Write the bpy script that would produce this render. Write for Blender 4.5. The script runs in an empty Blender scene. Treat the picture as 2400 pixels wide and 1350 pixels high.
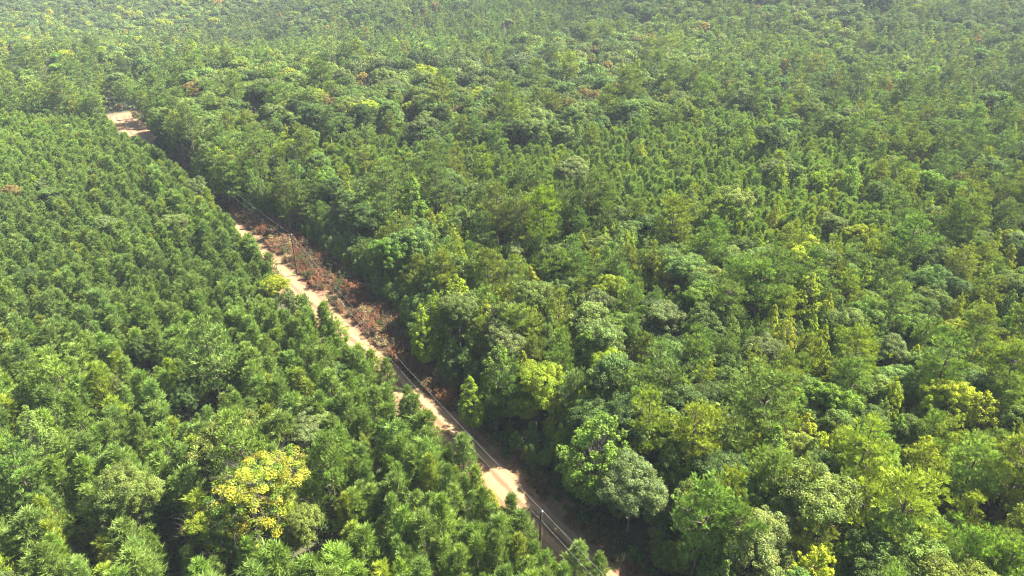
import bpy, math, random
import numpy as np
from mathutils import Vector

R = math.radians
rng = np.random.default_rng(11)
random.seed(11)
SC = bpy.context.scene

# ------------------------------------------------------------------ camera
CAM_H, PITCH, F = 75.0, 28.0, 1600.0           # metres, degrees down, focal length in 2400-px pixels
cam_d = bpy.data.cameras.new('camera')
cam_d.sensor_width = 36.0
cam_d.lens = F / 2400 * 36.0
cam_d.clip_start, cam_d.clip_end = 1.0, 8000.0
cam = bpy.data.objects.new('camera', cam_d)
SC.collection.objects.link(cam)
cam.location = (0, 0, CAM_H)
cam.rotation_euler = (R(90 - PITCH), 0, 0)
SC.camera = cam

# ------------------------------------------------------------------ sky, sun, exposure
SUN_AZ, SUN_EL = 66.0, 51.0                    # azimuth clockwise from +Y
w = bpy.data.worlds.new('World')
SC.world = w
w.use_nodes = True
nt = w.node_tree
bg = nt.nodes['Background']
sky = nt.nodes.new('ShaderNodeTexSky')
sky.sky_type = 'NISHITA'
sky.sun_disc = False
sky.sun_elevation = R(SUN_EL)
sky.sun_rotation = R(SUN_AZ)
sky.dust_density = 1.5
nt.links.new(sky.outputs[0], bg.inputs[0])
bg.inputs[1].default_value = 0.058
sun_d = bpy.data.lights.new('sun', 'SUN')
sun_d.energy = 5.0
sun_d.angle = R(0.5)
sun_d.color = (1.0, 0.945, 0.84)
sun = bpy.data.objects.new('sun', sun_d)
SC.collection.objects.link(sun)
sdir = Vector((math.sin(R(SUN_AZ)) * math.cos(R(SUN_EL)), math.cos(R(SUN_AZ)) * math.cos(R(SUN_EL)), math.sin(R(SUN_EL))))
sun.rotation_euler = sdir.to_track_quat('Z', 'Y').to_euler()
sun.location = (200, 100, 400)
SC.view_settings.view_transform = 'Standard'
SC.view_settings.look = 'None'
SC.view_settings.gamma = 1.0
SC.view_settings.use_curve_mapping = False
SC.view_settings.exposure = 2.36
cy = SC.cycles
cy.max_bounces = 5
cy.diffuse_bounces = 3
cy.transmission_bounces = 3
cy.glossy_bounces = 2
cy.transparent_max_bounces = 4
cy.volume_bounces = 0
cy.pixel_filter_type = 'BLACKMAN_HARRIS'
cy.filter_width = 1.15
cy.use_denoising = True
cy.denoiser = 'OPENIMAGEDENOISE'
cy.denoising_input_passes = 'RGB_ALBEDO_NORMAL'
cy.denoising_prefilter = 'NONE'
SC.render.film_transparent = False

# ------------------------------------------------------------------ projection helpers (2400x1350 photo pixels <-> world metres)
CP, SP = math.cos(R(PITCH)), math.sin(R(PITCH))

def unproject(px, py, z=0.0):
    u, v = (px - 1200) / F, (675 - py) / F
    dy, dz = CP + v * SP, -SP + v * CP
    t = (z - CAM_H) / dz
    return u * t, dy * t

def project(x, y, z):
    dz = z - CAM_H
    f = y * CP - dz * SP
    up = y * SP + dz * CP
    if f < 1:
        return -1e6, -1e6, f
    return 1200 + F * x / f, 675 - F * up / f, f

# ------------------------------------------------------------------ road line, terrain
RD = Vector((-0.6118, 0.7910))                  # road direction (towards the bend)
RN = Vector((0.7910, 0.6118))                   # to the right of it
R0 = Vector((-0.6, 76.3))

def road_sd(x, y):
    """along, across (right positive) of the straight dirt road"""
    p = Vector((x, y)) - R0
    return p.dot(RD), p.dot(RN)

def road_pt(s, d):
    p = R0 + RD * s + RN * d
    return p.x, p.y

S_END = 290.0                                   # the bend

def sstep(a, b, x):
    t = min(1.0, max(0.0, (x - a) / (b - a)))
    return t * t * (3 - 2 * t)

def terrain(x, y):
    s, d = road_sd(x, y)
    k = sstep(16, 80, abs(d)) if s < S_END + 30 else max(sstep(16, 80, abs(d)), sstep(S_END + 30, S_END + 120, s))
    far = sstep(130, 420, y)
    h = 2.2 * math.sin(x / 47 + 1.3) * math.sin(y / 61 + .4) + 6.5 * math.sin(x / 143 + .6) * math.cos(y / 117 + 1.0) * far
    h += 10.0 * sstep(450, 900, y) 
    h += 10.0 * math.sin(y / 88.0 + x / 210.0) * sstep(300, 520, y)
    return h * k * (0.35 + 0.65 * far)

# ------------------------------------------------------------------ node helpers
def new_mat(name):
    m = bpy.data.materials.new(name)
    m.use_nodes = True
    m.node_tree.nodes.clear()
    return m, m.node_tree.nodes, m.node_tree.links

def foliage_mat(name, trans=0.38, gloss=0.05, rough=0.45, tcol=(1.25, 1.25, 0.7)):
    m, n, l = new_mat(name)
    out = n.new('ShaderNodeOutputMaterial')
    at = n.new('ShaderNodeAttribute'); at.attribute_type = 'INSTANCER'; at.attribute_name = 'tint'
    lf = n.new('ShaderNodeAttribute'); lf.attribute_type = 'GEOMETRY'; lf.attribute_name = 'leaf'
    mul = n.new('ShaderNodeMix'); mul.data_type = 'RGBA'; mul.blend_type = 'MULTIPLY'; mul.inputs[0].default_value = 1
    l.new(at.outputs['Color'], mul.inputs[6]); l.new(lf.outputs['Color'], mul.inputs[7])
    d = n.new('ShaderNodeBsdfDiffuse'); l.new(mul.outputs[2], d.inputs[0])
    tm = n.new('ShaderNodeMix'); tm.data_type = 'RGBA'; tm.blend_type = 'MULTIPLY'; tm.inputs[0].default_value = 1
    l.new(mul.outputs[2], tm.inputs[6]); tm.inputs[7].default_value = (*tcol, 1)
    t = n.new('ShaderNodeBsdfTranslucent'); l.new(tm.outputs[2], t.inputs[0])
    mx = n.new('ShaderNodeMixShader'); mx.inputs[0].default_value = trans
    l.new(d.outputs[0], mx.inputs[1]); l.new(t.outputs[0], mx.inputs[2])
    last = mx
    if gloss > 0:
        g = n.new('ShaderNodeBsdfGlossy'); g.inputs['Roughness'].default_value = rough
        g.inputs[0].default_value = (0.9, 0.95, 1, 1)
        m2 = n.new('ShaderNodeMixShader'); m2.inputs[0].default_value = gloss
        l.new(mx.outputs[0], m2.inputs[1]); l.new(g.outputs[0], m2.inputs[2]); last = m2
    l.new(last.outputs[0], out.inputs[0])
    return m

def bark_mat(name, c1, c2):
    m, n, l = new_mat(name)
    out = n.new('ShaderNodeOutputMaterial'); b = n.new('ShaderNodeBsdfPrincipled')
    b.inputs['Roughness'].default_value = .9
    tc = n.new('ShaderNodeTexCoord'); mp = n.new('ShaderNodeMapping'); mp.inputs['Scale'].default_value = (6, 6, 1.2)
    no = n.new('ShaderNodeTexNoise'); no.inputs['Scale'].default_value = 1.0; no.inputs['Detail'].default_value = 5
    cr = n.new('ShaderNodeValToRGB')
    cr.color_ramp.elements[0].position = .35; cr.color_ramp.elements[0].color = (*c1, 1)
    cr.color_ramp.elements[1].position = .65; cr.color_ramp.elements[1].color = (*c2, 1)
    l.new(tc.outputs['Object'], mp.inputs[0]); l.new(mp.outputs[0], no.inputs[0]); l.new(no.outputs[0], cr.inputs[0])
    l.new(cr.outputs[0], b.inputs['Base Color']); l.new(b.outputs[0], out.inputs[0])
    return m

def ramp(n, l, src, stops):
    cr = n.new('ShaderNodeValToRGB')
    el = cr.color_ramp.elements
    while len(el) < len(stops):
        el.new(0.5)
    for e, (p, c) in zip(el, stops):
        e.position = p; e.color = (*c, 1)
    l.new(src, cr.inputs[0])
    return cr.outputs[0]

def noise(n, l, vec, scale, detail=4, rough=.55):
    t = n.new('ShaderNodeTexNoise'); t.inputs['Scale'].default_value = scale
    t.inputs['Detail'].default_value = detail; t.inputs['Roughness'].default_value = rough
    l.new(vec, t.inputs['Vector'])
    return t.outputs[0]

def mixc(n, l, fac, a, b):
    m = n.new('ShaderNodeMix'); m.data_type = 'RGBA'
    l.new(fac, m.inputs[0])
    for s, i in ((a, 6), (b, 7)):
        if isinstance(s, tuple): m.inputs[i].default_value = (*s, 1)
        else: l.new(s, m.inputs[i])
    return m.outputs[2]

def math_n(n, l, op, a, b):
    m = n.new('ShaderNodeMath'); m.operation = op
    for s, i in ((a, 0), (b, 1)):
        if isinstance(s, (int, float)): m.inputs[i].default_value = s
        else: l.new(s, m.inputs[i])
    return m.outputs[0]

def ground_mat(name, build):
    m, n, l = new_mat(name)
    out = n.new('ShaderNodeOutputMaterial'); b = n.new('ShaderNodeBsdfPrincipled')
    b.inputs['Roughness'].default_value = .95
    tc = n.new('ShaderNodeTexCoord')
    col, bump = build(n, l, tc)
    l.new(col, b.inputs['Base Color'])
    bp = n.new('ShaderNodeBump'); bp.inputs['Strength'].default_value = .6; bp.inputs['Distance'].default_value = .15
    l.new(bump, bp.inputs['Height']); l.new(bp.outputs[0], b.inputs['Normal'])
    l.new(b.outputs[0], out.inputs[0])
    return m

def b_floor(n, l, tc):
    o = tc.outputs['Object']
    n1 = noise(n, l, o, .35, 6); n2 = noise(n, l, o, 3.0, 5)
    c1 = ramp(n, l, n1, [(.35, (.045, .04, .018)), (.55, (.06, .065, .022)), (.7, (.10, .07, .035))])
    c = mixc(n, l, math_n(n, l, 'MULTIPLY', n2, .5), c1, (.035, .05, .016))
    return c, n2

def b_verge(n, l, tc):
    o = tc.outputs['Object']
    n1 = noise(n, l, o, .22, 6); n2 = noise(n, l, o, 1.6, 6, .7); n3 = noise(n, l, o, .5, 5, .7)
    c1 = ramp(n, l, n2, [(.30, (.11, .045, .025)), (.5, (.16, .075, .04)), (.68, (.22, .13, .07))])
    g = ramp(n, l, n3, [(.50, (0, 0, 0)), (.62, (1, 1, 1))])
    c2 = mixc(n, l, g, c1, (.15, .13, .045))
    g2 = ramp(n, l, n1, [(.52, (0, 0, 0)), (.60, (1, 1, 1))])
    c3 = mixc(n, l, g2, c2, (.18, .105, .052))
    return c3, n2

def b_road(n, l, tc):
    # UV: u across (-1..1), v metres along
    sep = n.new('ShaderNodeSeparateXYZ'); l.new(tc.outputs['UV'], sep.inputs[0])
    o = tc.outputs['Object']
    n1 = noise(n, l, o, 1.1, 7, .65); n2 = noise(n, l, o, .22, 4)
    u = math_n(n, l, 'ADD', sep.outputs[0], math_n(n, l, 'MULTIPLY', math_n(n, l, 'SUBTRACT', n2, .5), .22))
    a = math_n(n, l, 'ABSOLUTE', u, 0)
    f = math_n(n, l, 'ADD', a, math_n(n, l, 'MULTIPLY', math_n(n, l, 'SUBTRACT', n1, .5), .35))
    c = ramp(n, l, f, [(.02, (.135, .075, .035)), (.13, (.16, .085, .04)), (.26, (.30, .19, .085)), (.50, (.32, .205, .092)),
                       (.64, (.21, .125, .055)), (.80, (.25, .16, .078)), (1.0, (.18, .09, .042))])
    c2 = mixc(n, l, math_n(n, l, 'MULTIPLY', n1, .25), c, (.22, .125, .06))
    return c2, n1

M = {
    'needle': foliage_mat('pine_needles', .25, .012, .5, (1.25, 1.25, .75)),
    'leaf': foliage_mat('broad_leaves', .29, .008, .45, (1.3, 1.3, .6)),
    'dry': foliage_mat('dry_leaves', .25, .0, .5, (1.15, 1.0, .8)),
    'pine_bark': bark_mat('pine_bark', (.055, .04, .03), (.16, .115, .085)),
    'bark': bark_mat('grey_bark', (.06, .052, .042), (.17, .15, .125)),
    'dead_bark': bark_mat('weathered_dead_wood', (.17, .15, .145), (.38, .34, .32)),
    'pole_wood': bark_mat('treated_pole_wood', (.035, .02, .013), (.10, .06, .038)),
    'floor': ground_mat('forest_floor', b_floor),
    'verge': ground_mat('bare_red_verge_soil', b_verge),
    'road': ground_mat('sandy_dirt', b_road),
}

def plain_mat(name, col, metal=0.0, rough=.5):
    m, n, l = new_mat(name)
    out = n.new('ShaderNodeOutputMaterial'); b = n.new('ShaderNodeBsdfPrincipled')
    tc = n.new('ShaderNodeTexCoord')
    no = noise(n, l, tc.outputs['Object'], 9.0)
    c = mixc(n, l, math_n(n, l, 'MULTIPLY', no, .5), tuple(col), tuple(x * .6 for x in col))
    l.new(c, b.inputs['Base Color'])
    b.inputs['Metallic'].default_value = metal; b.inputs['Roughness'].default_value = rough
    l.new(b.outputs[0], out.inputs[0])
    return m
M['wire'] = plain_mat('bare_aluminium_wire', (.45, .45, .43), .1, .5)
M['ceramic'] = plain_mat('grey_porcelain', (.62, .63, .62), 0, .25)
M['steel'] = plain_mat('galvanised_steel', (.4, .4, .4), .6, .5)

# ------------------------------------------------------------------ mesh assembly
class Geo:
    def __init__(s):
        s.v, s.f, s.c, s.m, s.n = [], [], [], [], 0

    def add(s, verts, faces, col=None, mat=0):
        verts = np.asarray(verts, np.float32).reshape(-1, 3)
        faces = np.asarray(faces, np.int64)
        s.v.append(verts)
        s.f.append(faces + s.n)
        s.m.append(np.full(len(faces), mat, np.int32))
        if col is None:
            col = np.ones((len(verts), 3), np.float32)
        s.c.append(np.asarray(col, np.float32))
        s.n += len(verts)

    def extend(s, o, mat):
        off = s.n
        for v, f, c in zip(o.v, o.f, o.c):
            s.v.append(v); s.c.append(c)
        for f in o.f:
            s.f.append(f + off); s.m.append(np.full(len(f), mat, np.int32))
        s.n += o.n

    def mesh(s, name, mats, color=True, smooth=False, uv=None):
        me = bpy.data.meshes.new(name)
        V = np.concatenate(s.v)
        loops = np.concatenate([f.reshape(-1) for f in s.f])
        sizes = np.concatenate([np.full(len(f), f.shape[1], np.int64) for f in s.f])
        starts = np.concatenate([[0], np.cumsum(sizes)[:-1]])
        me.vertices.add(len(V)); me.vertices.foreach_set('co', V.reshape(-1))
        me.loops.add(len(loops)); me.loops.foreach_set('vertex_index', loops.astype(np.int32))
        me.polygons.add(len(sizes)); me.polygons.foreach_set('loop_start', starts.astype(np.int32))
        for m in mats: me.materials.append(m)
        me.polygons.foreach_set('material_index', np.concatenate(s.m))
        if smooth: me.polygons.foreach_set('use_smooth', np.ones(len(sizes), bool))
        if color:
            a = me.color_attributes.new('leaf', 'FLOAT_COLOR', 'POINT')
            C = np.concatenate(s.c)
            a.data.foreach_set('color', np.concatenate([C, np.ones((len(C), 1), np.float32)], 1).reshape(-1))
        if uv is not None:
            ul = me.uv_layers.new(name='uv')
            ul.data.foreach_set('uv', np.asarray(uv, np.float32)[loops].reshape(-1))
        me.update(calc_edges=True)
        me.validate()
        return me

def norm(a):
    return a / np.maximum(1e-6, np.linalg.norm(a, axis=-1, keepdims=True))

def rdirs(n, g):
    return norm(g.normal(size=(n, 3)))

def tube(geo, pts, rad, seg=6, mat=0):
    pts = np.asarray(pts, float); rad = np.asarray(rad, float)
    t = norm(np.gradient(pts, axis=0))
    a = np.cross(t, [0.31, 0.95, 0.11]); a = norm(a); b = np.cross(t, a)
    ang = np.linspace(0, 2 * np.pi, seg, endpoint=False)
    ring = pts[:, None, :] + rad[:, None, None] * (np.cos(ang)[None, :, None] * a[:, None, :] + np.sin(ang)[None, :, None] * b[:, None, :])
    k = len(pts)
    fs = []
    for i in range(k - 1):
        for j in range(seg):
            fs.append((i * seg + j, i * seg + (j + 1) % seg, (i + 1) * seg + (j + 1) % seg, (i + 1) * seg + j))
    geo.add(ring.reshape(-1, 3), fs, None, mat)

def cap(geo, c, r, seg=10, z=0.0, mat=0):
    ang = np.linspace(0, 2 * np.pi, seg, endpoint=False)
    v = np.stack([c[0] + r * np.cos(ang), c[1] + r * np.sin(ang), np.full(seg, z)], 1)
    geo.add(v, [list(range(seg))], None, mat)

def blades(geo, cen, dirs, L, W, n, spread, g, col):
    """pine shoots: n narrow needles fan out of each centre"""
    k = len(cen)
    c = np.repeat(cen, n, 0); d = np.repeat(dirs, n, 0)
    d = norm(d + spread * rdirs(k * n, g))
    ll = L * g.uniform(.6, 1.15, (k * n, 1))
    side = norm(np.cross(d, rdirs(k * n, g))) * W * .5
    c = c + g.normal(size=c.shape) * L * .12
    v = np.stack([c - side, c + side, c + d * ll + side * .35, c + d * ll - side * .35], 1).reshape(-1, 3)
    f = np.arange(k * n * 4).reshape(-1, 4)
    cc = np.repeat(col, n, 0) * g.uniform(.8, 1.2, (k * n, 1))
    geo.add(v, f, np.repeat(cc, 4, 0))

def leaves(geo, cen, nor, size, g, col):
    k = len(cen)
    a = norm(np.cross(nor, rdirs(k, g))); b = np.cross(nor, a)
    s = size * g.uniform(.6, 1.3, (k, 1))
    bend = nor * s * .25
    v = np.stack([cen - a * s, cen - b * s * .62 - bend, cen + a * s, cen + b * s * .62 - bend], 1).reshape(-1, 3)
    f = np.arange(k * 4).reshape(-1, 4)
    geo.add(v, f, np.repeat(col * g.uniform(.6, 1.4, (k, 1)), 4, 0))

def trunk_line(H, g, lean=.03, k=7):
    z = np.linspace(0, H, k)
    off = np.cumsum(g.normal(size=(k, 2)) * H * .006, 0)
    l = g.normal(size=2) * lean
    x = off[:, 0] + l[0] * z; y = off[:, 1] + l[1] * z
    x -= x[0]; y -= y[0]
    p = np.stack([x, y, z], 1); p[0, 2] = -.6
    return p

def at_z(p, z):
    return np.array([np.interp(z, p[:, 2], p[:, 0]), np.interp(z, p[:, 2], p[:, 1]), z])

# ------------------------------------------------------------------ tree kinds: each returns (wood Geo, leaf Geo)
def young_pine(seed, lod=0):
    g = np.random.default_rng(seed)
    H = 8.0; Rr = g.uniform(1.2, 1.85); ex = g.choice([.55, .65, .8])
    wd, lf = Geo(), Geo()
    tl = trunk_line(H, g, .015)
    tube(wd, tl, np.interp(tl[:, 2], [0, H], [.13, .02]), 5)
    cen, dr, col = [], [], []
    step = .40 if lod == 0 else .62
    z = 1.2 + g.uniform(0, .3)
    lop = g.uniform(.75, 1.2, 8)
    while z < H - .25:
        k = z / H
        rr = Rr * (1 - k) ** ex * min(1, .45 + k * 2.0)
        nb = int(g.integers(4, 7))
        a0 = g.uniform(0, 6.28)
        base = at_z(tl, z)
        for i in range(nb):
            a = a0 + i * 6.283 / nb + g.normal() * .25
            L = rr * g.uniform(.7, 1.2) * lop[int(a / 6.283 * 8) % 8]
            up = .35 + .5 * k + g.normal() * .08
            o = np.array([math.cos(a), math.sin(a), 0])
            tip = base + o * L + np.array([0, 0, L * up])
            if lod == 0 and L > .5:
                tube(wd, [base, base + (tip - base) * .5 - [0, 0, .04 * L], tip], [.022, .016, .006], 3)
            for q in ((.5, .78, 1.0) if lod == 0 else (.6, 1.0)):
                p = base + (tip - base) * q + g.normal(size=3) * .10
                cen.append(p)
                dr.append(norm(o * .45 + np.array([0, 0, 1.0]) + g.normal(size=3) * .2))
                t = g.uniform(.68, 1.28)
                col.append([t * (1 + .12 * q * q), t * (1 + .08 * q), t * (.9)])
        z += step * g.uniform(.8, 1.2)
    for q in range(5):
        cen.append(at_z(tl, H - .5 + q * .11)); dr.append([0, 0, 1.0]); col.append([1.15, 1.12, .9])
    cen, dr, col = np.array(cen), np.array(dr), np.array(col)
    if lod == 0: blades(lf, cen, dr, .50, .05, 17, .68, g, col)
    else: blades(lf, cen, dr, .7, .14, 7, .4, g, col)
    return wd, lf

def pine(seed, H, c0, Rr, lod=0, flat=.55, nl=38):
    """rounded older pine: bare trunk, limbs that carry rounded pads of needles"""
    g = np.random.default_rng(seed)
    wd, lf = Geo(), Geo()
    tl = trunk_line(H, g, .03, 9)
    r0 = .012 * H + .03
    tube(wd, tl, np.interp(tl[:, 2], [0, H * .9, H], [r0, r0 * .3, .03]), 8 if lod == 0 else 5)
    cen, dr, col = [], [], []
    zs = np.sort(g.uniform(c0, .985, nl))
    lop = g.uniform(.6, 1.2, 7)
    a = g.uniform(0, 6)
    for i, k in enumerate(zs):
        q = (k - c0) / (1 - c0)
        prof = (math.sin(min(1, (q * .85 + .22)) * math.pi)) ** .7 if q < .9 else .5 * (1 - q) * 10 * .6 + .1
        a += 2.4 + g.normal() * .4
        L = Rr * max(.12, prof) * g.uniform(.65, 1.15) * lop[int((a % 6.283) / 6.283 * 7) % 7]
        base = at_z(tl, k * H)
        o = np.array([math.cos(a), math.sin(a), 0]); sd = np.array([-o[1], o[0], 0])
        rise = L * (g.uniform(.0, .35) + .55 * q)
        mid = base + o * L * .55 + np.array([0, 0, rise * .3])
        tip = base + o * L + np.array([0, 0, rise])
        tube(wd, [base, mid, tip], [.03 + .012 * L, .025 + .006 * L, .012], 4 if lod == 0 else 3)
        npad = max(2, int(L * (2.6 if lod == 0 else 1.5)))
        for j in range(npad):
            t = .35 + .65 * (j + g.uniform(0, 1)) / npad
            b = base + (mid - base) * min(1, t / .55) if t < .55 else mid + (tip - mid) * ((t - .55) / .45)
            lat = g.normal() * .42 * L * (1.15 - t) * 1.0 + g.normal() * .25
            c = b + sd * lat + np.array([0, 0, .15 + abs(g.normal()) * .2])
            if lod == 0 and abs(lat) > .3:
                tube(wd, [b, c], [.018, .008], 3)
            pr = g.uniform(.32, .62)
            nn = 6 if lod == 0 else 3
            ds = rdirs(nn, g); ds[:, 2] = np.abs(ds[:, 2]) * .8 + .1
            ds = norm(ds)
            cc = c + ds * pr * np.array([1, 1, flat])
            tone = g.uniform(.62, 1.35)
            for m in range(nn):
                cen.append(cc[m]); tn = tone * g.uniform(.8, 1.2); dr.append(norm(ds[m] + np.array([0, 0, .7]))); col.append([tn * 1.02, tn, tn * .9])
    cen, dr, col = np.array(cen), np.array(dr), np.array(col)
    if lod == 0: blades(lf, cen, dr, .46, .075, 9, .5, g, col)
    else: blades(lf, cen, dr, .65, .16, 8, .7, g, col)
    return wd, lf

def crown_clumps(wd, lf, clumps, g, per, size, mode=0, up=.45):
    cen, nor, col = [], [], []
    for (c, r, tone, axis) in clumps:
        n = int(per * r * r)
        d = rdirs(n, g)
        low = d[:, 2] < -.25
        d[low, 2] *= -1
        rad = r * (g.uniform(.35, 1.0, (n, 1)) ** .5)
        cen.append(c + d * rad * axis)
        nn = d * .8 + np.array([0, 0, up]) + rdirs(n, g) * .75
        nor.append(norm(nn))
        h = (d[:, 2:3] * .5 + .5)
        col.append(np.array(tone)[None, :] * np.ones((n, 1)))
    leaves(lf, np.concatenate(cen), np.concatenate(nor), size, g, np.concatenate(col))

def broadleaf(seed, H, Rr, lod=0, dens=1.0, tall=1.0, mix=None):
    g = np.random.default_rng(seed)
    wd, lf = Geo(), Geo()
    tl = trunk_line(H * .8, g, .03, 6)
    r0 = .014 * H
    tube(wd, tl, np.interp(tl[:, 2], [0, H * .8], [r0, r0 * .25]), 7 if lod == 0 else 4)
    cz = H - Rr * tall * .98
    C = at_z(tl, min(cz, H * .78)); C[2] = cz
    # lobes: a handful of big sub-crowns, each built of clumps
    lobes = [(C + np.array([0, 0, Rr * tall * .30]), Rr * .62)]
    nlob = int(g.integers(6, 9))
    for i in range(nlob):
        a = i * 6.283 / nlob + g.normal() * .25
        e = g.uniform(-.7, .75)
        rr = Rr * g.uniform(.34, .66)
        p = C + np.array([math.cos(a) * math.cos(e) * (Rr - rr * .75), math.sin(a) * math.cos(e) * (Rr - rr * .75), math.sin(e) * Rr * tall * .75])
        lobes.append((p, rr))
    clumps = []
    for (p, rr) in lobes:
        b = at_z(tl, max(H * .2, p[2] - rr * 1.6))
        tube(wd, [b, (b + p) / 2 + g.normal(size=3) * .2, p], [r0 * .45, r0 * .28, .03], 5 if lod == 0 else 3)
        n = int(13 * dens * (rr / 2.0) ** 2 * 4) if lod == 0 else int(14 * (rr / 2.0) ** 2 * 1.6)
        n = max(6, n)
        tone0 = g.uniform(.85, 1.12)
        for _ in range(n):
            d = rdirs(1, g)[0]
            if d[2] < -.35: d[2] *= -1
            c = p + d * rr * g.uniform(.6, 1.02) * np.array([1, 1, .9])
            t = tone0 * g.uniform(.6, 1.35)
            cm = mix[int(g.integers(len(mix)))] if mix else (1, 1, 1)
            if cm[0] > 0:
                clumps.append((c, g.uniform(.35, .75) * (1 if lod == 0 else 1.7), (t * g.uniform(.92, 1.1) * cm[0], t * cm[1], t * g.uniform(.8, 1.1) * cm[2]), np.array([1, 1, .8])))
            else:
                twigs(wd, p, norm(c - p), rr * 1.1, .03, 2, g)
            if lod == 0 and g.uniform() < .35:
                tube(wd, [p, c], [.03, .01], 3)
    crown_clumps(wd, lf, clumps, g, 300 if lod == 0 else 16, .092 if lod == 0 else .30)
    return wd, lf

def gum(seed, H, Rr, lod=0):
    """pointed broadleaf crown (sweetgum, tulip tree)"""
    g = np.random.default_rng(seed)
    wd, lf = Geo(), Geo()
    tl = trunk_line(H, g, .02, 7)
    r0 = .012 * H
    tube(wd, tl, np.interp(tl[:, 2], [0, H], [r0, .02]), 6 if lod == 0 else 4)
    clumps = []
    n = 210 if lod == 0 else 46
    lop = g.uniform(.85, 1.15, (5, 6))
    for i in range(n):
        k = 1 - g.uniform(0, 1) ** .62
        k = min(.98, .04 + k)
        z = H * (.16 + .84 * k)
        a = g.uniform(0, 6.283)
        rr = Rr * (1 - k) ** .75 * (.55 + .9 * min(1, k * 3)) / 1.25 * lop[min(4, int(k * 5)), int(a / 6.283 * 6) % 6]
        q = g.uniform(.45, 1.0)
        b = at_z(tl, z)
        c = b + np.array([math.cos(a) * rr * q, math.sin(a) * rr * q, rr * q * .5])
        if lod == 0: tube(wd, [b - [0, 0, rr * .3], c], [.03, .01], 3)
        t = g.uniform(.78, 1.22) 
        clumps.append((c, (g.uniform(.36, .62) * (1.15 - .5 * k)) * (1 if lod == 0 else 1.6), (t * (1 + .12 * k * g.uniform()), t, t * .9), np.array([.85, .85, 1.2])))
    clumps.append((at_z(tl, H - .1), .35, (1.2, 1.1, .9), np.array([.7, .7, 1.6])))
    crown_clumps(wd, lf, clumps, g, 300 if lod == 0 else 30, .095 if lod == 0 else .30, up=.3)
    return wd, lf

def cedar(seed, lod=0):
    g = np.random.default_rng(seed)
    H, Rr = 12.0, 2.3
    wd, lf = Geo(), Geo()
    tl = trunk_line(H, g, .01)
    tube(wd, tl, np.interp(tl[:, 2], [0, H], [.2, .03]), 6)
    clumps = []
    for i in range(230):
        k = g.uniform(.05, 1) ** .8; k = min(k, .985)
        a = g.uniform(0, 6.28); rr = Rr * (1 - k) ** .9 * g.uniform(.55, 1.1)
        b = at_z(tl, k * H)
        clumps.append((b + np.array([math.cos(a) * rr, math.sin(a) * rr, -.1 * rr]), g.uniform(.3, .5), (1, 1, 1), np.array([1, 1, .6])))
    crown_clumps(wd, lf, clumps, g, 200, .09, up=.2)
    return wd, lf

def twigs(geo, p, d, L, r, depth, g):
    q = p + d * L
    tube(geo, [p, p + d * L * .5 + g.normal(size=3) * L * .05, q], [r, r * .8, r * .55], 4 if r > .02 else 3)
    if depth == 0: return
    for _ in range(int(g.integers(2, 5))):
        nd = norm(d + g.normal(size=3) * .55 + np.array([0, 0, .12]))
        t = g.uniform(.45, 1)
        twigs(geo, p + (q - p) * t, nd, L * g.uniform(.5, .75), r * .5, depth - 1, g)

def dead_tree(seed, H):
    g = np.random.default_rng(seed)
    wd = Geo(); br = Geo()
    tl = trunk_line(H, g, .02)
    tube(wd, tl, np.interp(tl[:, 2], [0, H], [.2, .04]), 7)
    for i in range(46):
        k = g.uniform(.4, .99)
        a = g.uniform(0, 6.28)
        d = norm(np.array([math.cos(a), math.sin(a), .5 + .6 * k]))
        twigs(br, at_z(tl, k * H), d, H * .15 * (1.25 - k), .055, 3, g)
    return wd, br

def brush(seed):
    """knee- to head-high dead shrub: fan of stems with dry leaves"""
    g = np.random.default_rng(seed)
    wd, lf = Geo(), Geo()
    clumps = []
    for i in range(16):
        a = g.uniform(0, 6.28); t = g.uniform(.1, .65)
        d = norm(np.array([math.cos(a) * t, math.sin(a) * t, 1]))
        L = g.uniform(.8, 1.8)
        p0 = np.array([math.cos(a) * .25, math.sin(a) * .25, 0])
        tube(wd, [p0, p0 + d * L * .5, p0 + d * L], [.03, .02, .008], 3)
        for j in range(5):
            q = g.uniform(.3, 1)
            tn = g.uniform(.7, 1.3)
            clumps.append((p0 + d * L * q + g.normal(size=3) * .18, g.uniform(.14, .3), (tn, tn * g.uniform(.85, 1.1), tn), np.array([1, 1, 1.1])))
    crown_clumps(wd, lf, clumps, g, 420, .06, up=.1)
    return wd, lf

def bush(seed):
    g = np.random.default_rng(seed)
    wd, lf = Geo(), Geo()
    clumps = []
    for i in range(26):
        d = rdirs(1, g)[0]; d[2] = abs(d[2])
        t = g.uniform(.7, 1.25)
        clumps.append((d * np.array([1.3, 1.3, 1.5]) * g.uniform(.5, 1), g.uniform(.35, .6), (t, t, t * .9), np.array([1, 1, .8])))
    tube(wd, [[0, 0, -.2], [0.05, 0, .8], [0, .1, 1.4]], [.05, .04, .02], 4)
    crown_clumps(wd, lf, clumps, g, 60, .17, up=.3)
    return wd, lf

def grass_clump(seed):
    g = np.random.default_rng(seed)
    wd, lf = Geo(), Geo()
    n = 60
    c = np.concatenate([g.normal(size=(n, 2)) * .35, np.zeros((n, 1))], 1)
    blades(lf, c, np.tile([[0, 0, 1.0]], (n, 1)), .55, .05, 2, .5, g, np.tile([[1, 1, 1]], (n, 1)) * g.uniform(.7, 1.3, (n, 1)))
    return wd, lf

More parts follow.
